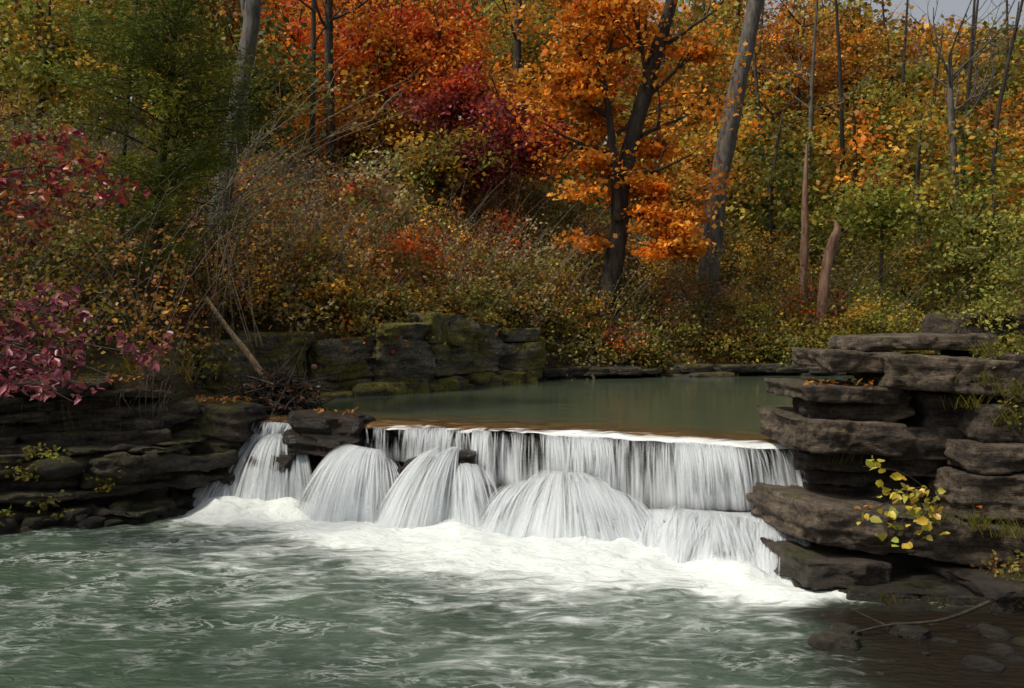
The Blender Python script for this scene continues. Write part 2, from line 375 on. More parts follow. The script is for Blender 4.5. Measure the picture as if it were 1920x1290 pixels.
# ---------------------------------------------------------------- water
def watermat(name,kind):
    m,nt,N,L=newmat(name)
    g=N.new('ShaderNodeNewGeometry');at=nd(N,'ShaderNodeAttribute',attribute_name='Col')
    sc=N.new('ShaderNodeSeparateColor');L.new(at.outputs['Color'],sc.inputs[0])
    mp=nd(N,'ShaderNodeMapping')
    L.new(g.outputs['Position'],mp.inputs[0])
    n1=nd(N,'ShaderNodeTexNoise');n1.inputs['Detail'].default_value=8;n1.inputs['Roughness'].default_value=.66;n1.inputs['Distortion'].default_value=1.1
    L.new(mp.outputs[0],n1.inputs['Vector'])
    p=nd(N,'ShaderNodeBsdfPrincipled');p.inputs['IOR'].default_value=1.33
    o=N.new('ShaderNodeOutputMaterial')
    bp=nd(N,'ShaderNodeBump')
    if kind=='low':
        mp.inputs['Rotation'].default_value=(0,0,math.radians(-20));mp.inputs['Scale'].default_value=(1.0,2.1,1)
        n1.inputs['Scale'].default_value=2.2
        ad=nd(N,'ShaderNodeMath',operation='ADD');L.new(n1.outputs['Fac'],ad.inputs[0]);L.new(sc.outputs[0],ad.inputs[1])
        fr=nd(N,'ShaderNodeMapRange',interpolation_type='SMOOTHSTEP');fr.inputs[1].default_value=.62;fr.inputs[2].default_value=1.08;L.new(ad.outputs[0],fr.inputs[0])
        n4=nd(N,'ShaderNodeTexNoise');n4.inputs['Scale'].default_value=2.8;n4.inputs['Detail'].default_value=5;n4.inputs['Roughness'].default_value=.62;n4.inputs['Distortion'].default_value=.9;L.new(mp.outputs[0],n4.inputs['Vector'])
        s1=nd(N,'ShaderNodeMath',operation='SUBTRACT');s1.inputs[1].default_value=.5;L.new(n4.outputs['Fac'],s1.inputs[0])
        s2=nd(N,'ShaderNodeMath',operation='ABSOLUTE');L.new(s1.outputs[0],s2.inputs[0])
        s3=nd(N,'ShaderNodeMapRange',interpolation_type='SMOOTHSTEP');s3.inputs[1].default_value=.0;s3.inputs[2].default_value=.05;s3.inputs[3].default_value=1;s3.inputs[4].default_value=0;L.new(s2.outputs[0],s3.inputs[0])
        n5=nd(N,'ShaderNodeTexNoise');n5.inputs['Scale'].default_value=1.3;n5.inputs['Detail'].default_value=5;L.new(g.outputs['Position'],n5.inputs['Vector'])
        s4=nd(N,'ShaderNodeMapRange',interpolation_type='SMOOTHSTEP');s4.inputs[1].default_value=.42;s4.inputs[2].default_value=.68;L.new(n5.outputs['Fac'],s4.inputs[0])
        s5=nd(N,'ShaderNodeMath',operation='MULTIPLY');L.new(s3.outputs[0],s5.inputs[0]);L.new(s4.outputs[0],s5.inputs[1])
        s6=nd(N,'ShaderNodeMath',operation='MULTIPLY');L.new(s5.outputs[0],s6.inputs[0]);L.new(sc.outputs[2],s6.inputs[1])
        fm=nd(N,'ShaderNodeMath',operation='MAXIMUM');L.new(fr.outputs[0],fm.inputs[0]);L.new(s6.outputs[0],fm.inputs[1])
        n2=nd(N,'ShaderNodeTexNoise');n2.inputs['Scale'].default_value=.6;n2.inputs['Detail'].default_value=5;L.new(g.outputs['Position'],n2.inputs['Vector'])
        wc=ramp(N,L,n2.outputs['Fac'],[(.35,(.032,.053,.034)),(.65,(.070,.105,.072))])
        mb=nd(N,'ShaderNodeMix',data_type='RGBA');L.new(sc.outputs[1],mb.inputs[0]);L.new(wc.outputs[0],mb.inputs[6]);mb.inputs[7].default_value=(.014,.010,.006,1)
        mx=nd(N,'ShaderNodeMix',data_type='RGBA');L.new(fm.outputs[0],mx.inputs[0]);L.new(mb.outputs[2],mx.inputs[6]);mx.inputs[7].default_value=(.72,.76,.73,1)
        L.new(mx.outputs[2],p.inputs['Base Color'])
        rr=nd(N,'ShaderNodeMapRange');rr.inputs[3].default_value=.28;rr.inputs[4].default_value=.85;L.new(fm.outputs[0],rr.inputs[0]);L.new(rr.outputs[0],p.inputs['Roughness'])
        n3=nd(N,'ShaderNodeTexNoise');n3.inputs['Scale'].default_value=4.5;n3.inputs['Detail'].default_value=6;n3.inputs['Distortion'].default_value=.6;L.new(mp.outputs[0],n3.inputs['Vector'])
        L.new(n3.outputs['Fac'],bp.inputs['Height']);bp.inputs['Strength'].default_value=.7;bp.inputs['Distance'].default_value=.09
    else:
        mp.inputs['Scale'].default_value=(.6,2.2,1);n1.inputs['Scale'].default_value=1.6;n1.inputs['Distortion'].default_value=.3
        mp2=nd(N,'ShaderNodeMapping');mp2.inputs['Rotation'].default_value=(0,0,.5);mp2.inputs['Scale'].default_value=(1.4,5.5,1);L.new(g.outputs['Position'],mp2.inputs[0])
        n2=nd(N,'ShaderNodeTexNoise');n2.inputs['Scale'].default_value=1.5;n2.inputs['Detail'].default_value=5;n2.inputs['Distortion'].default_value=1.;L.new(mp2.outputs[0],n2.inputs['Vector'])
        bc=ramp(N,L,n2.outputs['Fac'],[(.35,(.04,.02,.007)),(.65,(.22,.12,.05))])
        mb=nd(N,'ShaderNodeMix',data_type='RGBA');L.new(sc.outputs[0],mb.inputs[0]);mb.inputs[6].default_value=(.070,.092,.058,1);L.new(bc.outputs[0],mb.inputs[7])
        ad=nd(N,'ShaderNodeMath',operation='ADD');L.new(n2.outputs['Fac'],ad.inputs[0]);L.new(sc.outputs[1],ad.inputs[1])
        fr=nd(N,'ShaderNodeMapRange',interpolation_type='SMOOTHSTEP');fr.inputs[1].default_value=.80;fr.inputs[2].default_value=1.08;L.new(ad.outputs[0],fr.inputs[0])
        mx=nd(N,'ShaderNodeMix',data_type='RGBA');L.new(fr.outputs[0],mx.inputs[0]);L.new(mb.outputs[2],mx.inputs[6]);mx.inputs[7].default_value=(.75,.78,.76,1)
        L.new(mx.outputs[2],p.inputs['Base Color']);p.inputs['Roughness'].default_value=.06
        L.new(n1.outputs['Fac'],bp.inputs['Height']);bp.inputs['Strength'].default_value=.10;bp.inputs['Distance'].default_value=.04
    L.new(bp.outputs[0],p.inputs['Normal']);L.new(p.outputs[0],o.inputs[0]);return m
FOOT=np.array([(-12,13.6),(-4.6,14.1),(-4.1,14.0),(-2.8,13.9),(-1.6,13.1),(-.6,12.7),(.7,12.05),(1.7,11.9),(2.1,11.0),(2.75,10.1),(3.4,9.9),(8,9.6)])
def foot(x): return np.interp(x,FOOT[:,0],FOOT[:,1])
xs=np.arange(-15,5.4,.055);ys=np.arange(1.5,15.2,.055)
X,Y=np.meshgrid(xs,ys,indexing='ij')
dd=foot(X)-Y+.9*fbm(X*.8,Y*.8,0,21,4)
ext=np.interp(X,[-6,-4.3,-3,0,1.8,3.0],[.5,1.9,3.4,4.8,4.2,1.8])
den=.80*(1-sst(.0,1,dd/ext))*sst(-6.4,-4.0,X)
tail=.24*(1-sst(1.,7.,dd))*sst(-6.5,-3.,X)+.03
den=np.maximum(den,tail)+.18*fbm(X*.9,Y*1.3,0,5,4)
den=den*(1-sst(2.4,3.0,X)*(1-sst(9.0,9.8,Y)))
thr=(1-.65*sst(2,8.5,dd))*(1-sst(2.1,2.8,X)*(1-sst(9.0,9.8,Y)))*.6
shal=sst(1.9,3.1,X+.5*fbm(X*1.2,Y*1.2,0,8,3))*(1-sst(9,9.8,Y))
Z=.034*fbm(X*1.0+Y*.4,Y*2.2,0,31,5)*(1-.7*shal)+np.clip(den,0,1)*(.03+.12*fbm(X*2.2,Y*2.4,0,33,4))
bx=np.exp(-(np.maximum(dd,0)/.4)**2)*sst(-4.8,-4,X)*(1-sst(2.4,2.8,X))
Z=Z+.11*bx*(1+.9*fbm(X*3,Y*3,0,35,4)); den=den+.3*bx
b=B();b.add(np.stack([X,Y,Z],-1),gridf(len(xs),len(ys)),np.stack([den,shal,thr],-1).reshape(-1,3))
mk('lower_pool_water',b,watermat('pool_water','low'))
xs=np.linspace(-6.2,23,420);t=np.linspace(0,1,150)**2
X=np.repeat(xs[:,None],150,1);dl=t[None]*16.5*np.ones_like(X);Y=lip(X)+dl-.04
sh=np.exp(-(dl/1.3)**2)*sst(-6,-3,X);wh=(np.exp(-(dl/.3)**2)*.42+np.exp(-(dl/.9)**2)*.28*sst(-.4,1.2,X))*sst(-2.5,-1.6,X)
Z=1.2-.055*np.exp(-dl/.12)+.004*fbm(X*1.2,Y*4,0,44,3)+.05*np.exp(-dl/.6)*fbm(X*3,Y*3,0,45,3)
b=B();b.add(np.stack([X,Y,Z],-1),gridf(420,150),np.stack([sh,wh,0*sh],-1).reshape(-1,3))
mk('upper_pool_water',b,watermat('still_water','up'))

def fallmat(name,strand=False):
    m,nt,N,L=newmat(name)
    at=nd(N,'ShaderNodeAttribute',attribute_name='Col')
    sc=N.new('ShaderNodeSeparateColor');L.new(at.outputs['Color'],sc.inputs[0])
    p=nd(N,'ShaderNodeBsdfPrincipled',Roughness=.55);p.inputs['Base Color'].default_value=(.78,.82,.84,1)
    if not strand:
        uv=N.new('ShaderNodeUVMap')
        def st(sx,sy,det):
            mp=nd(N,'ShaderNodeMapping');mp.inputs['Scale'].default_value=(sx,sy,1);L.new(uv.outputs[0],mp.inputs[0])
            n=nd(N,'ShaderNodeTexNoise');n.inputs['Scale'].default_value=1;n.inputs['Detail'].default_value=det;n.inputs['Roughness'].default_value=.6;L.new(mp.outputs[0],n.inputs['Vector']);return n
        a=st(6,.8,2);c=st(26,1.0,4)
        m1=nd(N,'ShaderNodeMath',operation='MULTIPLY_ADD');m1.inputs[1].default_value=.75;L.new(c.outputs['Fac'],m1.inputs[0]);L.new(a.outputs['Fac'],m1.inputs[2])
        m2=nd(N,'ShaderNodeMath',operation='ADD');L.new(m1.outputs[0],m2.inputs[0]);L.new(sc.outputs[1],m2.inputs[1])
        mr=nd(N,'ShaderNodeMapRange',interpolation_type='SMOOTHSTEP');mr.inputs[1].default_value=.72;mr.inputs[2].default_value=1.32;L.new(m2.outputs[0],mr.inputs[0])
        al=nd(N,'ShaderNodeMath',operation='MULTIPLY');L.new(mr.outputs[0],al.inputs[0]);L.new(sc.outputs[0],al.inputs[1])
        fac=al.outputs[0]
        bp=nd(N,'ShaderNodeBump',Strength=.7,Distance=.06);L.new(m1.outputs[0],bp.inputs['Height']);L.new(bp.outputs[0],p.inputs['Normal'])
    else: fac=sc.outputs[0]
    t=N.new('ShaderNodeBsdfTranslucent');t.inputs[0].default_value=(.78,.82,.84,1)
    mt=N.new('ShaderNodeMixShader');mt.inputs[0].default_value=.35;L.new(p.outputs[0],mt.inputs[1]);L.new(t.outputs[0],mt.inputs[2])
    tr=N.new('ShaderNodeBsdfTransparent');mx=N.new('ShaderNodeMixShader')
    L.new(fac,mx.inputs[0]);L.new(tr.outputs[0],mx.inputs[1]);L.new(mt.outputs[0],mx.inputs[2])
    o=N.new('ShaderNodeOutputMaterial');L.new(mx.outputs[0],o.inputs[0]);return m
M_fall=fallmat('falling_water');M_str=fallmat('water_threads',True)
FALL=empty('waterfall')
SB=B()
def sheet(name,A,Bp,p=2.,dens=.3,reach=.08,layers=2,edge=.08,bot=.12,q=1.0,rid=.03,ns=110,sw=.017,spread=.05,gap=.42):
    bb=B();uvs=[];dens=dens-.08
    A=spline(A,160);Bq=spline(Bp,160)
    wid=max(np.linalg.norm(Bq[-1]-Bq[0]),np.linalg.norm(A[-1]-A[0]));nv=26
    gs=nx();u=np.linspace(0,1,160)
    dprof=fbm(u*wid*2.2,gs,0,gs,4)
    def path_(uu,ub,t,yo,rj,pp):
        a=np.stack([np.interp(uu,u,A[:,k]) for k in range(3)],-1);e=np.stack([np.interp(ub,u,Bq[:,k]) for k in range(3)],-1)
        h=t**q
        xy=a[...,:2]*(1-h[...,None])+e[...,:2]*h[...,None]
        xy[...,1]-=(rj*reach+yo)*t
        return np.concatenate([xy,(a[...,2]+(e[...,2]-a[...,2])*t**pp)[...,None]],-1)
    for l in range(layers):
        s=nx();t=np.linspace(0,1,nv);jit=fbm(u*wid*4,s,0,s,3)
        T_=np.repeat(t[None],160,0);U_=np.repeat(u[:,None],nv,1)
        P=path_(U_,U_,T_,(l-.5)*.07,jit[:,None],p)
        rr=rid*fbm(u[:,None]*wid*9,t[None]*.8,0,s+3,3)*sst(0,.3,t)[None]
        P[...,1]-=rr;P[...,0]+=.4*rr
        e=sst(0,edge,u+.5*edge*jit)*sst(0,edge,1-u-.5*edge*jit)
        fa=e[:,None]*(1-.9*sst(1-bot+.1*jit[:,None],1.05,t[None]))*(.6+.4*sst(0,.15,t)[None])
        dn=dens+gap*dprof[:,None]*(1-.5*t[None])+.15*fbm(u[:,None]*wid*3,t[None]*1.2,0,s+8,2)+.24*t[None]**2
        bb.add(P,gridf(160,nv),np.stack([fa,dn,0*fa],-1).reshape(-1,3))
        uvs.append(np.stack([np.repeat((u*wid)[:,None],nv,1)+s*3.1,np.repeat(t[None],160,0)+s],-1).reshape(-1,2))
    mk(name,bb,M_fall,parent=FALL,uv=uvs)
    n=int(ns*wid);k=9
    uu=R.rand(n*3);w=np.interp(uu,u,dprof);keep=R.rand(n*3)<np.clip(.4+w*1.8,.04,1);uu=uu[keep][:n];n=len(uu)
    grp=vn(uu*wid*7,gs,0,gs)*.02
    ub=np.clip(uu+R.normal(0,spread,n)/max(wid,.5)+grp,-.02,1.02)
    t0=R.uniform(0,.35,n)**1.5;t1=R.uniform(.6,1.02,n);T_=t0[:,None]+(t1-t0)[:,None]*np.linspace(0,1,k)[None]
    P=path_(np.repeat(uu[:,None],k,1),np.repeat(ub[:,None],k,1),T_,R.uniform(-.02,.10,n)[:,None],R.uniform(-.5,1.,n)[:,None],p)
    W=(sw*R.uniform(.4,1.8,n))[:,None]*(.5+T_)*.5
    tx=unit(A[-1]-A[0]) ; Pl=P-tx*W[...,None];Pr=P+tx*W[...,None]
    V=np.stack([Pl,Pr],2).reshape(n,k*2,3)
    f=np.array([[2*i,2*i+1,2*i+3,2*i+2] for i in range(k-1)])
    F=(np.arange(n)[:,None,None]*2*k+f[None]).reshape(-1,4)
    al=np.sin(np.linspace(.03,.98,k)*math.pi)[None]*R.uniform(.1,.62,n)[:,None]
    C=np.repeat(al[...,None],2,2).reshape(n,k*2,1)*np.array([1,0,0])
    SB.add(V,F,C.reshape(-1,3))
def lp(x,z=1.165,dy=-.03): return (x,float(lip(x))+dy,z)
def arc(x0,x1,y0,y1,bulge,z=0,n=7,sk=0):
    t=np.linspace(0,1,n);return [(x0+(x1-x0)*q,y0+(y1-y0)*q-bulge*math.sin(math.pi*q),z+sk*(q-.5)) for q in t]
xr=np.linspace(1.2,3.38,18)
sheet('curtain_right',[lp(x) for x in xr],[(x+.05*(x-2.3),float(np.interp(x,[1.2,3.4],[12.45,11.35])),float(np.interp(x,[1.2,3.4],[.3,.5]))) for x in xr],dens=.08,reach=.16,edge=.02,bot=.15,ns=190)
xr=np.linspace(-.55,1.3,16)
sheet('curtain_middle',[lp(x) for x in xr],[(x,float(np.interp(x,[-.55,1.3],[13.3,12.45])),.5) for x in xr],dens=.05,reach=.14,edge=.03,bot=.1,ns=170)
xr=np.linspace(-2.1,-.5,14)
sheet('curtain_back',[lp(x) for x in xr],[(x,float(np.interp(x,[-2.1,-.5],[13.95,13.5])),.72) for x in xr],dens=-.02,reach=.06,edge=.04,ns=120)
sheet('trickle',[lp(x) for x in (-3.9,-3.6,-3.3,-3.0)],[(-3.95,14.7,.9),(-3.6,14.6,.92),(-3.35,14.55,.92),(-2.95,14.55,.9)],dens=.04,edge=.1,ns=120)
sheet('fan_left',arc(-3.75,-3.1,14.62,14.55,.04,1.0,sk=-.03),arc(-4.25,-2.75,14.15,14.0,.22,-.02),dens=.2,q=.9,p=1.6,edge=.2,spread=.16,ns=150)
sheet('fan_left_inner',arc(-3.5,-3.3,14.55,14.5,.02,1.02),arc(-3.9,-3.15,14.0,13.95,.12,-.02),dens=.15,q=.8,p=2,edge=.3,spread=.1,ns=120)
sheet('fan_left_side',[(-4.35,14.3,.42),(-4.15,14.25,.44),(-4.05,14.2,.35)],[(-4.6,13.95,-.02),(-4.3,13.85,0),(-3.95,13.9,-.02)],dens=.05,q=.9,p=1.6,edge=.3,ns=110)
sheet('fan_second',arc(-2.3,-1.75,13.85,13.6,.05,.93,sk=-.06),arc(-3.0,-1.6,13.4,13.1,.25,-.02),dens=.25,q=.88,p=1.7,edge=.2,spread=.16,ns=170)
sheet('fan_second_side',arc(-2.1,-1.6,13.8,13.6,.03,.84,sk=-.15),arc(-2.2,-1.3,13.25,12.95,.08,-.02),dens=.02,q=.85,p=1.8,edge=.25,spread=.12,ns=130)
sheet('fan_third',arc(-1.0,-.7,13.5,13.35,.04,.97,sk=.03),arc(-1.85,-.75,12.95,12.85,.25,-.02),dens=.28,q=.88,p=1.7,edge=.2,spread=.16,ns=180)
sheet('fan_third_side',arc(-.95,-.35,13.45,13.2,.02,.8,sk=-.1),arc(-.95,.0,12.8,12.6,.1,-.02),dens=.05,q=.85,p=1.9,edge=.25,spread=.12,ns=140)
sheet('fan_middle',arc(.4,1.0,12.9,12.6,.05,.74),arc(-.25,1.65,12.35,11.95,.32,-.03),dens=.27,q=.92,p=1.5,edge=.2,spread=.18,ns=180)
sheet('fan_middle_left',arc(.0,.6,13.0,12.8,.03,.62,sk=.1),arc(-.55,.4,12.6,12.2,.15,-.03),dens=.08,q=.85,p=1.6,edge=.25,spread=.12,ns=140)
sheet('fan_middle_right',arc(.9,1.55,12.6,12.35,.05,.58,sk=-.16),arc(1.0,2.0,12.0,11.7,.12,-.03),dens=.12,q=.85,p=1.6,edge=.22,spread=.12,ns=150)
sheet('cascade_low',[(1.5,12.3,.34),(2.1,11.95,.40),(2.7,11.6,.43),(3.4,11.25,.52)],[(1.4,11.8,-.03),(1.9,11.2,-.03),(2.35,10.45,-.03),(2.85,9.95,-.03)],dens=.28,q=.85,p=1.35,rid=.09,reach=.2,ns=190,spread=.18,edge=.06)
sheet('cascade_step',[(2.3,11.6,.46),(2.8,11.3,.44),(3.35,10.95,.4)],[(2.2,10.8,-.03),(2.55,10.3,-.03),(2.9,9.95,-.03)],dens=.2,q=.75,p=1.6,rid=.08,reach=.2,ns=160,spread=.15,edge=.15)
sheet('cascade_step_inner',[(1.9,12.0,.46),(2.3,11.7,.4),(2.7,11.5,.44)],[(1.6,11.4,-.03),(1.95,11.0,-.03),(2.3,10.7,-.03)],dens=.18,q=.75,p=1.7,rid=.08,reach=.2,ns=160,spread=.15,edge=.2)
mk('water_threads',SB,M_str,parent=FALL)

# ---------------------------------------------------------------- vegetation palette (linear base colours)
ORG=[(.78,.29,.025),(.68,.21,.015),(.82,.38,.045)]
RED=[(.58,.095,.015),(.64,.15,.02),(.42,.045,.015)]
MAR=[(.24,.04,.045),(.30,.06,.055),(.16,.025,.03)]
GLD=[(.56,.34,.04),(.48,.25,.03),(.40,.31,.05)]
OLV=[(.23,.205,.04),(.17,.17,.03),(.32,.26,.05)]
YGR=[(.31,.32,.05),(.22,.25,.04),(.42,.37,.06)]
BRN=[(.35,.16,.04),(.26,.12,.035),(.42,.22,.055)]
GRN=[(.085,.11,.025),(.065,.09,.024),(.12,.135,.03)]
TAN=[(.46,.37,.19),(.38,.29,.12),(.55,.46,.26)]
def limb(b,p,d,L,r,depth,R,tips,up=.12,wob=.25,nc=(2,4),sides=6,spread=.75):
    n=6;P=[np.array(p,float)];d=unit(np.array(d,float))
    for i in range(n):
        d=unit(d+R.normal(0,wob*.35,3)+np.array([0,0,up*.3]));P.append(P[-1]+d*L/n)
    P=np.array(P);rad=r*np.linspace(1,.35 if depth>0 else .15,n+1)
    tube(b,P,rad,sides if depth>0 else 4)
    if depth<=0:
        tips.extend([P[2],P[4],P[6]]);return
    for k in range(R.randint(*nc)+1):
        i=R.randint(2,n+1);dd=unit(unit(P[i]-P[i-1])+R.normal(0,spread,3)+np.array([0,0,up]))
        limb(b,P[i],dd,L*R.uniform(.5,.75),rad[i]*.65,depth-1,R,tips,up,wob,nc,sides,spread)
    tips.append(P[-1])
def g0(x,y): return float(H(x,y))-.2

# orange maple
T=empty('maple_tree');rb=np.random.RandomState(3)
b=B();tips=[]
zb=min(g0(2.7,27.5),2.6)
tr=spline([(2.65,27.5,zb),(2.72,27.5,3.6),(2.95,27.5,5.1),(3.0,27.4,6.3),(3.4,27.3,8.1),(3.95,27.2,10.0),(4.4,27.1,11.6),(4.7,27,13)],40)
tube(b,tr,np.interp(np.linspace(0,1,40),[0,.06,.3,.6,1],[.42,.3,.25,.21,.13]),12,rough=.12,seed=3)
t2=spline([(2.9,27.2,5.4),(2.75,27.0,7.0),(2.55,26.9,8.6),(2.3,26.8,9.6)],20);tube(b,t2,np.linspace(.14,.06,20),8,rough=.1,seed=4)
for base,dirs in [((3.5,27.3,8.6),(1,-.3,.6)),((3.2,27.3,7.5),(1,.2,.5)),((2.6,27.2,8.2),(-1,-.2,.45)),((2.75,27.3,7.2),(-1,0,.2)),((2.4,27.1,9.3),(-.8,-.2,.6)),((3.7,27.2,9.3),(-.4,-.5,.9)),((3.0,27.4,6.4),(1,-.4,.1)),((3.9,27.2,10),(.9,0,.5)),((2.4,27.1,9.4),(.3,-.3,1)),((3.0,27.4,5.5),(.9,-.5,.15)),((2.7,27.3,7.6),(.5,.9,.5))]:
    limb(b,base,dirs,rb.uniform(1.5,2.2),.07,2,rb,tips)
mk('trunk',b,M_bark,parent=T)
b=B();tips=np.array(tips)
k=len(tips);n=8
P=np.repeat(tips,n,0)+rb.normal(0,1,(k*n,3))*np.array([.26,.26,.13])
cl=np.array(ORG)[rb.randint(0,3,k)]*rb.uniform(.6,1.25,(k,1))
leaves(b,P,.14,np.repeat(cl,n,0),ratio=.42,R=rb)
for c,rv,K in [((2.0,27.5,9.9),(1.4,1.1,1.2),54),((1.6,27,8.9),(.9,.8,.5),20),((2.3,28.2,8.2),(.9,.8,.7),20),((3.2,28.2,6.4),(.9,.8,.7),22),((3.8,27.2,6.3),(.7,.6,.5),18),((4.0,26.9,5.3),(1.1,.9,.6),36),((4.4,26.8,4.6),(.9,.8,.4),20),((2.2,27.4,7.0),(.6,.8,.3),12),((3.3,27.8,10.6),(.8,1,.6),16),((2.1,27,11.2),(1.3,1,.5),26),((3.7,27.8,7.4),(.8,.8,.5),16),((4.9,27.3,9.9),(.7,.7,.3),10),((1.9,27,6.2),(.6,.6,.25),8),((2.0,27.4,4.8),(.5,.5,.25),6)]:
    clumps(b,c,rv,K,46,.24,.145,ORG,R=rb,flat=.35,hollow=.3,ratio=.42)
mk('leaves',b,M_leaf,parent=T)

def trunk(name,pts,radii,mat,limbs=0,seed=0,depth=2,L=2.5,from_=.5,sides=12):
    T=empty(name);b=B();rr=np.random.RandomState(seed);tips=[]
    P=spline(pts,36);rad=np.interp(np.linspace(0,1,36),np.linspace(0,1,len(radii)),radii)
    tube(b,P,rad,sides,rough=.12,seed=seed)
    for i in range(limbs):
        q=rr.randint(int(36*from_),35);a=rr.uniform(0,6.28)
        limb(b,P[q],(math.cos(a),math.sin(a)*.7,rr.uniform(.3,1)),L*rr.uniform(.6,1.2),rad[q]*.45,depth,rr,tips,up=.15,wob=.35)
    mk('trunk_and_limbs',b,mat,parent=T);return T,tips
trunk('hickory_tree',[(5.85,30,min(3,g0(5.85,30))),(5.95,30,4.6),(6.3,30,7.2),(6.75,30,9.6),(7.3,30,12.3),(7.8,30,15.5)],[.34,.31,.29,.26,.22,.17],M_barkg,5,5,from_=.8)
trunk('oak_tree',[(-6.1,20,g0(-6.1,20)),(-5.9,20,4.6),(-5.55,20,6.6),(-5.2,20,8.6),(-5.0,20,11)],[.22,.2,.18,.16,.12],M_barkg,4,6,from_=.7,L=2)
M_snag=barkmat('snag_bark',(.1,.05,.03),(.3,.17,.11))
trunk('dead_snag',[(8.75,30,2.5),(8.8,30,5),(8.8,30,6.5),(8.85,30,8.0)],[.12,.11,.09,.02],M_snag,0,7)
trunk('broken_snag',[(8.6,28,1.5),(8.78,28,3.8),(9.0,28,4.85),(9.12,28,5.2),(9.05,28,5.5)],[.15,.15,.14,.10,.012],M_snag,0,8)
trunk('bare_tree',[(15.8,35,3),(15.5,35,7.5),(15.35,35,10),(15.3,35,12)],[.16,.14,.11,.06],M_barkg,11,9,from_=.5,L=3.2)
trunk('bare_tree',[(10.4,36,3),(10.7,36,8.5),(10.8,36,11.5),(11,36,15)],[.09,.08,.06,.03],M_barkg,9,10,from_=.4,L=2.5)
trunk('bare_tree',[(-5.6,28,g0(-5.6,28)),(-5.6,28,7),(-5.55,28,10),(-5.5,28,14)],[.1,.08,.07,.06],M_bark,5,12,from_=.5,L=2)
trunk('bare_tree',[(-5.9,32,g0(-5.9,32)),(-5.8,32,8),(-5.85,32,12),(-5.8,32,16)],[.16,.14,.13,.1],M_bark,4,13,from_=.6,L=2)
trunk('bare_tree',[(.2,38,g0(.2,38)),(.1,38,9),(.2,38,13),(.3,38,16.5)],[.18,.16,.14,.1],M_bark,5,14,from_=.6,L=3)

TREES=[('maple_tree',-4.2,34,12.2,3.2,2.2,RED+ORG,150),('maple_tree',-2.4,33,11.2,1.8,1.6,RED+ORG,70),('maple_tree',-7.4,34,11.4,2.0,2.4,RED+ORG,90),('dogwood_tree',0.,31,8.3,2.0,1.4,MAR+RED[:1],80),('dogwood_tree',-1.9,32,9.6,1.5,1.2,MAR+RED,60),('dogwood_tree',-1.2,30,7.2,.9,1.1,MAR,36),
('maple_tree',-5.5,33,8.9,2.3,1.5,ORG+BRN+GLD,100),('hickory_tree',-2.2,30,7.2,1.9,1.2,GLD+OLV,75),('oak_tree',.3,40,13.6,2.8,2.3,OLV+GLD,100),('oak_tree',12.1,42,13.4,3.2,3,ORG+BRN+GLD,130),
('hickory_tree',9.8,38,9.2,2.4,2.6,GLD+OLV,100),('hickory_tree',14.6,40,10.4,2.7,2.2,YGR+GLD,110),('oak_tree',20.3,42,9.8,2.6,3.2,BRN+ORG,110),('oak_tree',15.8,46,14.8,2.6,2.0,ORG+GLD,90),('hickory_tree',19,46,13.0,1.8,1.8,OLV+GLD,60),
('elm_tree',11.1,30,5.9,1.1,1.5,YGR,45),('elm_tree',14,30.5,4.8,2.1,1.8,YGR+OLV,100),('oak_tree',6.9,40,11.6,2.7,3,OLV+BRN+GLD,120),('elm_tree',-11.6,25,9.2,1.9,2.3,YGR+OLV+GLD,95),('elm_tree',-7.0,27,8.6,1.8,2.3,OLV+GRN,80),('maple_tree',-9.3,30,12.,2.2,2.0,OLV+BRN,80),('dogwood_tree',-.2,34,6,2.0,1.5,BRN+MAR+OLV,60),('oak_tree',24.0,50,15.2,2.4,1.8,GLD+OLV,50),('oak_tree',21.5,52,16.6,2.6,1.5,ORG+BRN,50)]
for i,(nm,x,y,z,rx,rz,col,K) in enumerate(TREES):
    T=empty(nm);rr=np.random.RandomState(200+i);b=B();gz=min(g0(x,y),z-rz);tips=[]
    P=spline([(x+rr.uniform(-.4,.4),y,gz),(x+rr.uniform(-.3,.3),y,(gz+z)/2),(x,y,z),(x+rr.uniform(-.3,.3),y,z+rz*.8)],14)
    tube(b,P,np.linspace(.13,.03,14)*(1 if z>8 else .6),6)
    for k in range(5):
        a=rr.uniform(0,6.28);limb(b,P[rr.randint(6,12)],(math.cos(a),math.sin(a),.5),rx*.7,.04,1,rr,tips)
    mk('trunk',b,M_bark,parent=T)
    b=B();clumps(b,(x,y,z),(rx,rx*.8,rz),K,48,.36,.155,col,R=rr,hollow=.2,flat=.5,ratio=.4)
    mk('leaves',b,M_leaf,parent=T)

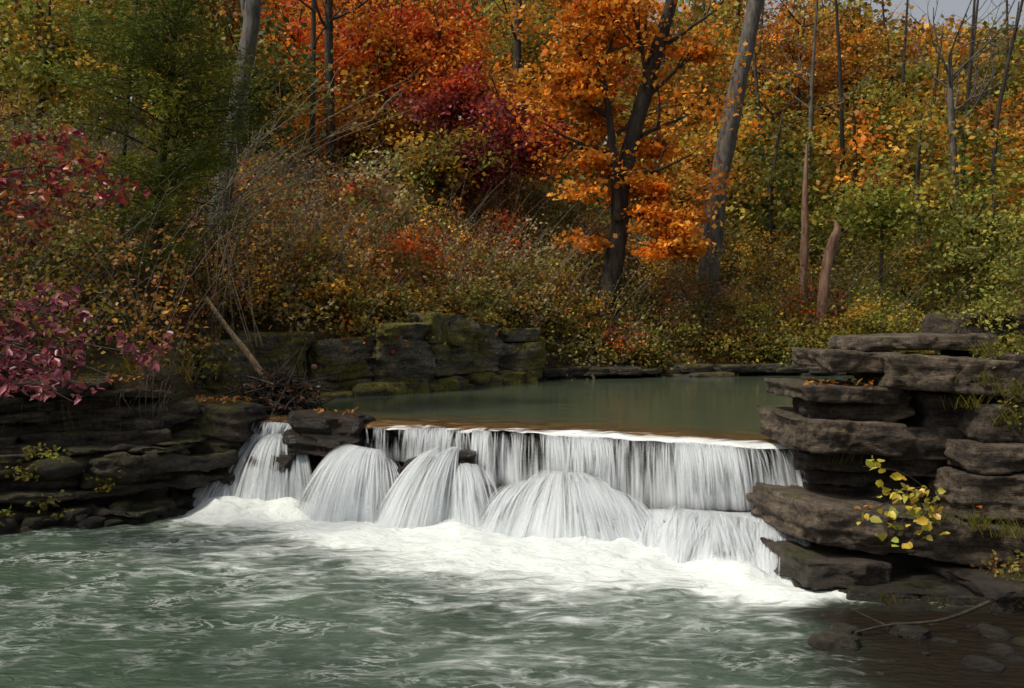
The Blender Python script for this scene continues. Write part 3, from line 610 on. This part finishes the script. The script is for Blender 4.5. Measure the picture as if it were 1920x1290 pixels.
# distant woodland mass
rr=np.random.RandomState(42);b=B();bt=B()
PAL=[OLV,GLD,BRN,BRN+ORG,YGR,OLV+BRN,GRN+OLV,ORG,RED+BRN,OLV+GLD]
for i in range(540):
    y=33+57*rr.rand()**.85
    x=rr.uniform(-.66,.66)*y
    gz=float(H(x,y));px=x/y
    hh=rr.uniform(6,13) if y>42 else rr.uniform(2.5,6.5)
    lim=2.68+y*(.33 if px<.37 else .285)
    zc=gz+hh*.7
    if px>.36 and zc+hh*.3>lim: hh=max(2.5,(lim-gz)/1.0)
    c=PAL[rr.randint(len(PAL))]
    if px<-.05 and px>-.3 and rr.rand()<.5: c=RED+ORG
    if px>.15 and rr.rand()<.5: c=[OLV,YGR,GLD,ORG+GLD][rr.randint(4)]
    r=rr.uniform(1.8,3.2);sc=y/50
    clumps(b,(x,y,gz+hh*.62),(r,r,hh*.45),44,22,.5*sc,.30*sc,c,R=rr,hollow=.2,ratio=.38)
    if i%2==0: tube(bt,[(x,y,gz-.3),(x+rr.uniform(-.3,.3),y,gz+hh*.6),(x+rr.uniform(-.6,.6),y,gz+hh*1.05)],[.14,.1,.02],5,c=(rr.uniform(.6,1.4),)*3)
    if rr.rand()<.13 and y<60:
        x2=x+rr.uniform(-2,2);tube(bt,spline([(x2,y,gz-.3),(x2+rr.uniform(-.5,.5),y,gz+5),(x2+rr.uniform(-1,1),y,gz+11)],8),np.linspace(.13,.04,8),5,c=(rr.uniform(.6,1.6),)*3)
mk('distant_forest',b,M_leaf);mk('distant_forest_trunks',bt,M_bark)

# understory along the far bank
rr=np.random.RandomState(77);b=B();bs=B()
def near_pt(lo,hi,xr,yr):
    while True:
        x=rr.uniform(*xr);y=rr.uniform(*yr);d=float(sdist(x,y))
        if lo<d<hi and abs(x/y)<.6: return x,y
for i in range(560):
    x,y=near_pt(.25,10 if i%3 else 2.0,(-14,22),(19,38))
    gz=float(H(x,y));d=float(sdist(x,y));hh=rr.uniform(.6,1.6)+min(d,4)*.25
    px=x/y
    c=[BRN,OLV,TAN+OLV,BRN+OLV,GLD+BRN][rr.randint(5)]
    if px>.22: c=[YGR,OLV,GLD,GLD+OLV][rr.randint(4)]
    if -.3<px<-.05 and rr.rand()<.65: c=[GLD+TAN,TAN+GLD,GLD+BRN,GLD+ORG,ORG+OLV,RED+BRN][rr.randint(6)]
    if rr.rand()<.05: c=RED+MAR
    if d<1.3: c=c+OLV; hh*=.65
    r=rr.uniform(.5,1.1)
    clumps(b,(x,y,gz+hh*.5),(r,r,hh*.55),20,22,.22,.105,c,R=rr,hollow=.2)
    for k in range(5):
        a=rr.uniform(0,6.28);L=min(hh,1.8)*rr.uniform(.8,1.5)
        tube(bs,spline([(x,y,gz-.1),(x+math.cos(a)*.3*L,y+math.sin(a)*.3*L,gz+L*.6),(x+math.cos(a)*.7*L,y+math.sin(a)*.7*L,gz+L)],5),np.linspace(.013,.004,5),3,c=(rr.uniform(.4,1.2),)*3)
for (x,y,z,r,col,K) in [(9.6,27.6,2.7,1.3,GLD+YGR,60),(-3.4,22.5,5.6,.5,RED,14),(-2.3,22.5,4.4,.45,RED,8),(-5.1,21.5,5.0,.5,RED+ORG,8),(.9,26.3,2.6,1.2,YGR+GLD,40),(3.4,27.0,2.2,1.0,YGR+OLV,30),(6.2,28,2.9,1.2,OLV+BRN,40),(-3.2,23,5.7,1.2,YGR+TAN,50),(-3.9,21,3.8,1.0,OLV+TAN,45)]:
    clumps(b,(x,y,z),(r,r,r*.7),K,22,.2,.11,col,R=rr,hollow=.1)
mk('undergrowth',b,M_leaf);mk('undergrowth_stems',bs,M_twig)

# left bank thicket
rr=np.random.RandomState(99);b=B();bs=B()
for i in range(240):
    x,y=near_pt(.25,6,(-13,-4.6),(13,22))
    gz=float(H(x,y));hh=rr.uniform(.8,3.4) if y>14 else rr.uniform(.6,2)
    if -5.6<x<-4.0 and 15<y<18.5: hh=min(hh,.8)
    c=[OLV,BRN,OLV+BRN,GRN+OLV,GLD+BRN,BRN+MAR][rr.randint(6)]
    r=rr.uniform(.4,.9)
    clumps(b,(x,y,gz+hh*.55),(r,r,hh*.5),15,18,.2,.085,c,R=rr,hollow=.2)
    for k in range(5):
        a=rr.uniform(0,6.28);L=min(hh,2.4)*rr.uniform(.8,1.4)
        tube(bs,spline([(x,y,gz-.1),(x+math.cos(a)*.25*L,y+math.sin(a)*.25*L,gz+L*.6),(x+math.cos(a)*.7*L,y+math.sin(a)*.6*L,gz+L*.95)],6),np.linspace(.011,.003,6),3,c=(rr.uniform(.3,.9),)*3)
for i in range(60):
    x=rr.uniform(-7,-4.7);y=np.interp(x,[-7,-4.7],[12.7,13.9])+.1;z=rr.uniform(1.5,2.0);L=rr.uniform(.2,.8)
    tube(bs,spline([(x,y+.3,z+.1),(x+rr.uniform(-.1,.1),y-.15,z),(x+rr.uniform(-.2,.2),y-.22,z-L)],6),np.linspace(.006,.002,6),3,c=(rr.uniform(.2,.6),)*3)
mk('bank_thicket',b,M_leaf);mk('bank_thicket_stems',bs,M_twig)

# cedar
T=empty('cedar_tree');rr=np.random.RandomState(5);b=B();bl=B()
gz=g0(-5.75,16)
P=spline([(-5.75,16,gz),(-5.72,16,3.5),(-5.6,16,5.2),(-5.4,16,7),(-5.3,16,9.2)],30);tube(b,P,np.linspace(.11,.03,30),8,rough=.1,seed=2)
t2=spline([(-5.95,16.1,gz+1),(-6.3,16.1,4),(-6.2,16.1,6),(-6,16.1,8)],20);tube(b,t2,np.linspace(.07,.02,20),6)
for i in range(160):
    z=rr.uniform(4.0,9.6);q=P[int(np.clip((z-gz)/(9.2-gz)*29,0,29))];a=rr.uniform(0,6.28)
    L=rr.uniform(.6,1.85)*np.interp(z,[4,5.5,7.5,9.6],[.75,1,1,.7])
    e=np.array([math.cos(a),math.sin(a),.25])
    br=spline([q,q+e*L*.5+np.array([0,0,.1]),q+e*L+np.array([0,0,-.1])],6);tube(b,br,np.linspace(.02,.005,6),4)
    n=int(190*L)
    t=rr.uniform(.2,1.05,n)**.8
    pp=q+e*L*t[:,None]+rr.normal(0,1,(n,3))*np.array([.13,.13,.08])*(1.1)
    leaves(bl,pp,.13,np.array([GRN[rr.randint(3)]])*rr.uniform(.6,1.7)*np.array([1.15,1.05,.6]),ratio=.08,droop=-.1,up=0,R=rr)
mk('trunk',b,M_bark,parent=T);mk('needles',bl,M_needle,parent=T)

# magenta dogwood branches on the left
T=empty('dogwood_shrub');rr=np.random.RandomState(8);b=B();bl=B();MG=[(.26,.06,.085),(.21,.04,.055),(.34,.10,.12),(.14,.025,.04)];DR=[(.24,.025,.03),(.16,.02,.025),(.32,.045,.035),(.45,.15,.03)]
for (s,e,n,pal) in [((-7.4,12.0,2.0),(-4.0,10.9,2.30),60,MG),((-7.3,12,2.2),(-4.4,11,2.05),55,MG),((-7.4,12,2.0),(-4.8,11,1.75),50,MG),((-7.2,12,2.4),(-4.6,11.1,2.6),50,MG),((-7,12,2.4),(-5.1,11,2.8),45,MG),((-7.2,12,2),(-5.3,10.9,1.85),50,MG),((-7.4,11.8,2),(-5.1,10.9,2.3),60,MG),((-7.4,11.8,2),(-4.9,10.8,2.1),60,MG),
    ((-7.4,12.2,4.0),(-4.4,11.5,4.35),60,DR),((-7.3,12.2,3.8),(-4.7,11.5,4.1),55,DR),((-7.5,12.2,4.2),(-5.2,11.5,4.7),55,DR),((-7.5,12.2,3.7),(-5.0,11.5,3.85),50,DR),((-7.3,12.2,3.9),(-5.3,11.2,4.2),55,DR)]:
    s=np.array(s);e=np.array(e);m=(s+e)/2+np.array([0,0,.3])
    P=spline([s,m,e],14);tube(b,P,np.linspace(.02,.005,14),5)
    for k in range(11):
        q=P[rr.randint(5,14)];dv=rr.normal(0,1,3)*np.array([.36,.3,.13]);tw=np.array([q,q+dv*.5+[0,0,.04],q+dv]);tube(b,tw,[.006,.004,.003],3)
        t=rr.uniform(.2,1.1,(int(n/5),1));leaves(bl,q+dv*t+rr.normal(0,.045,(len(t),3)),.105,np.array(pal)[rr.randint(0,4,len(t))],ratio=.3,near=True,droop=.5,R=rr)
mk('branches',b,M_bark,parent=T);mk('leaves',bl,M_leafn,parent=T)

T=empty('bare_shrub');rr=np.random.RandomState(15);b=B()
for i in range(13):
    x=rr.uniform(-5.8,-4.4);a=rr.uniform(-.3,.9)
    e=np.array([rr.uniform(-4.6,-1.2),17.5+rr.uniform(-.5,1),rr.uniform(5.2,7.3)])
    s=np.array([x,18.4,2.2]);m=(s*.55+e*.45)+np.array([-.7,0,1.0])
    P=spline([s,m,e],14);tube(b,P,np.linspace(.016,.004,14),4,c=(1.5,1.5,1.4))
    for k in range(9):
        q=P[rr.randint(6,13)];d=unit(e-m+rr.normal(0,1.0,3))*rr.uniform(.4,1.3);tube(b,spline([q,q+d*.5+[0,0,.05],q+d],5),np.linspace(.008,.003,5),3,c=(1.6,1.6,1.5))
mk('twigs',b,M_twig,parent=T)
# driftwood
b=B();P=spline([(-5.1,16.6,3.05),(-4.72,16.5,2.55),(-4.35,16.4,2.12),(-4.05,16.3,1.72)],20);tube(b,P,np.interp(np.arange(20),[0,19],[.035,.06]),8,rough=.1,c=(2.2,1.9,1.5))
tube(b,spline([(-4.72,16.5,2.55),(-4.85,16.4,2.75),(-4.75,16.3,3.0)],8),np.linspace(.025,.006,8),5,c=(1.6,1.4,1.2))
mk('driftwood_log',b,M_twig)
b=B();rr=np.random.RandomState(31)
for i in range(220):
    c=np.array([-3.72,15.9,1.45])+rr.normal(0,1,3)*np.array([.24,.2,.2]);d=rr.normal(0,1,3)*.24;d[2]=abs(d[2])
    tube(b,spline([c-d,c+rr.normal(0,.04,3),c+d],5),[.016,.015,.012,.01,.003],4,c=(rr.uniform(.7,2.2),)*3)
P0=np.array([-3.72,15.9,1.45])+rr.normal(0,1,(500,3))*np.array([.28,.22,.18])
mk('flood_debris_twigs',b,M_bark)
b=B();leaves(b,P0,.1,np.array([(.13,.065,.04)]),R=rr,near=True)
n=3600;x=rr.uniform(-9,6.5,n);y=rr.uniform(9.5,20,n);d=sdist(x,y);k=(d>.05)&(d<5);x=x[k];y=y[k]
leaves(b,np.stack([x,y,H(x,y)+.03],1),.08,np.array(ORG+BRN+BRN)[rr.randint(0,9,len(x))]*.6,up=3,droop=0,near=True,R=rr)
for (x0,x1,y0,y1,z,n) in [(-4.8,-3.9,14.4,15.2,1.5,90),(-3.0,-2.2,14.1,14.7,1.36,30),(3.3,4.0,10.9,11.5,2.0,25),(3.1,3.9,10.8,11.1,1.97,25),(3.1,5,9.9,10.3,.76,18),(-6.5,-5,13.2,14.5,1.9,120)]:
    leaves(b,np.stack([rr.uniform(x0,x1,n),rr.uniform(y0,y1,n),np.full(n,z)+rr.uniform(-.03,.03,n)],1),.075,np.array(ORG+BRN)[rr.randint(0,6,n)]*.6,up=3,droop=0,near=True,R=rr)
mk('fallen_leaves',b,M_leafn)

T=empty('yellow_vine');rr=np.random.RandomState(12);b=B();bl=B()
YL=[(.62,.5,.06),(.5,.45,.07),(.66,.42,.05),(.35,.38,.06)]
for e in [(3.42,9.7,1.25),(3.5,9.65,.95),(3.75,9.55,1.0),(3.65,9.5,.75),(3.95,9.5,.8),(4.05,9.55,.62),(3.55,9.5,.55),(3.45,9.6,.82),(3.8,9.5,.5)]:
    s=np.array([4.3,9.95,.85]);e=np.array(e);P=spline([s,(s+e)/2+[0,-.05,.12],e],10);tube(b,P,np.linspace(.008,.003,10),4)
    q=P[rr.randint(4,10,12)]+rr.normal(0,.06,(12,3));leaves(bl,q,.095,np.array(YL)[rr.randint(0,4,12)],ratio=.42,near=True,R=rr)
mk('stems',b,M_bark,parent=T);mk('leaves',bl,M_leafn,parent=T)
rr=np.random.RandomState(19);b=B()
def tuft(x,y,z,n=40,L=.3,c=OLV,g=1.):
    for i in range(n):
        a=rr.uniform(0,6.28);l=L*rr.uniform(.5,1.2);p=np.array([x,y,z])+rr.normal(0,.06,3)*[1.6,1,.2];d=np.array([math.cos(a)*.6,math.sin(a)*.6,1])
        q=spline([p,p+d*l*.5,p+d*l*.8+[0,0,-.25*l]],4);w=np.array([.005,.003,0])*1.
        V=np.concatenate([q-w*np.array([[1],[.8],[.5],[.1]]),q+w*np.array([[1],[.8],[.5],[.1]])]);F=[[j,j+1,j+5,j+4] for j in range(3)]
        b.add(V,F,np.array(c[rr.randint(len(c))])*rr.uniform(.4,1.0)*g)
for (x,y,z) in [(5.0,10.6,2.0),(5.3,10.5,1.9),(4.9,10.6,1.75),(5.2,10.4,1.6),(4.2,9.9,.68),(4.6,9.8,.62),(4.9,9.7,.56),(3.7,11.1,1.1),(5.1,10.7,2.3),(5.5,10.6,2.4)]:
    tuft(x,y,z,60,.28,OLV+YGR)
for (x,y,z) in [(3.5,9.3,.03),(3.9,9.2,.03),(4.4,9.1,.03),(4.8,9.0,.05)]: tuft(x,y,z,30,.16,OLV,.6)
for i in range(90):
    x,y=near_pt(.1,.8,(-9,16),(12.5,28));tuft(x,y,float(H(x,y)),25,.4,OLV+GLD)
mk('grass_tufts',b,M_leaf,smooth=False)
rr=np.random.RandomState(23);b=B()
for c,r,K,col in [((5.6,11.6,2.7),(.6,.5,.4),50,YGR+OLV),((5.5,10.9,2.2),(.4,.3,.3),30,YGR+OLV),((5.35,10.5,1.75),(.3,.2,.25),16,OLV),((6.5,13,3.4),(1.2,1,.9),90,OLV+YGR),((5.0,9.6,.3),(.5,.3,.2),14,OLV+BRN)]:
    clumps(b,c,r,K,22,.1,.055,col,R=rr,hollow=.1)
for c in [(-6.2,12.6,.75),(-5.9,12.6,.3),(-6.0,12.5,1.0),(-6.4,12.4,.25),(-5.4,13.1,.6),(-6.6,12.3,.5)]:
    clumps(b,c,(.3,.12,.15),6,10,.07,.075,YGR+OLV,R=rr,hollow=.1)
mk('ledge_plants',b,M_leaf)
b=B();tube(b,spline([(2.75,8.3,.02),(3.2,8.45,.07),(3.7,8.5,.10),(4.2,8.7,.2)],14),np.linspace(.008,.018,14),6,rough=.1)
tube(b,spline([(3.2,8.45,.07),(3.0,8.65,.14),(2.9,8.75,.2)],8),np.linspace(.008,.003,8),5)
mk('fallen_branch',b,M_bark)

# ---------------------------------------------------------------- light (hazy, soft daylight)
el,az=math.radians(55),math.radians(-115)
w=bpy.data.worlds.new("World");S.world=w;w.use_nodes=True
nt=w.node_tree;bg=nt.nodes['Background'];sk=nt.nodes.new('ShaderNodeTexSky');sk.sky_type='NISHITA';sk.sun_disc=False
sk.sun_elevation=el;sk.sun_rotation=az;sk.air_density=1.;sk.dust_density=4
hs=nt.nodes.new('ShaderNodeHueSaturation');hs.inputs['Saturation'].default_value=.3
nt.links.new(sk.outputs[0],hs.inputs['Color']);nt.links.new(hs.outputs[0],bg.inputs[0]);bg.inputs[1].default_value=.115
l=bpy.data.lights.new('sun','SUN');l.energy=2.8;l.angle=math.radians(6);l.color=(1,.92,.79)
lo=bpy.data.objects.new('sun',l);S.collection.objects.link(lo)
ts=Vector((math.sin(az)*math.cos(el),math.cos(az)*math.cos(el),math.sin(el)))
lo.rotation_euler=ts.to_track_quat('Z','Y').to_euler()
# camera
c=bpy.data.cameras.new('camera');co=bpy.data.objects.new('camera',c);S.collection.objects.link(co)
c.lens=35;c.sensor_width=36;c.clip_end=1000;c.clip_start=.05
co.location=(0,0,2.68);co.rotation_euler=(math.radians(90-1.38),0,0);S.camera=co
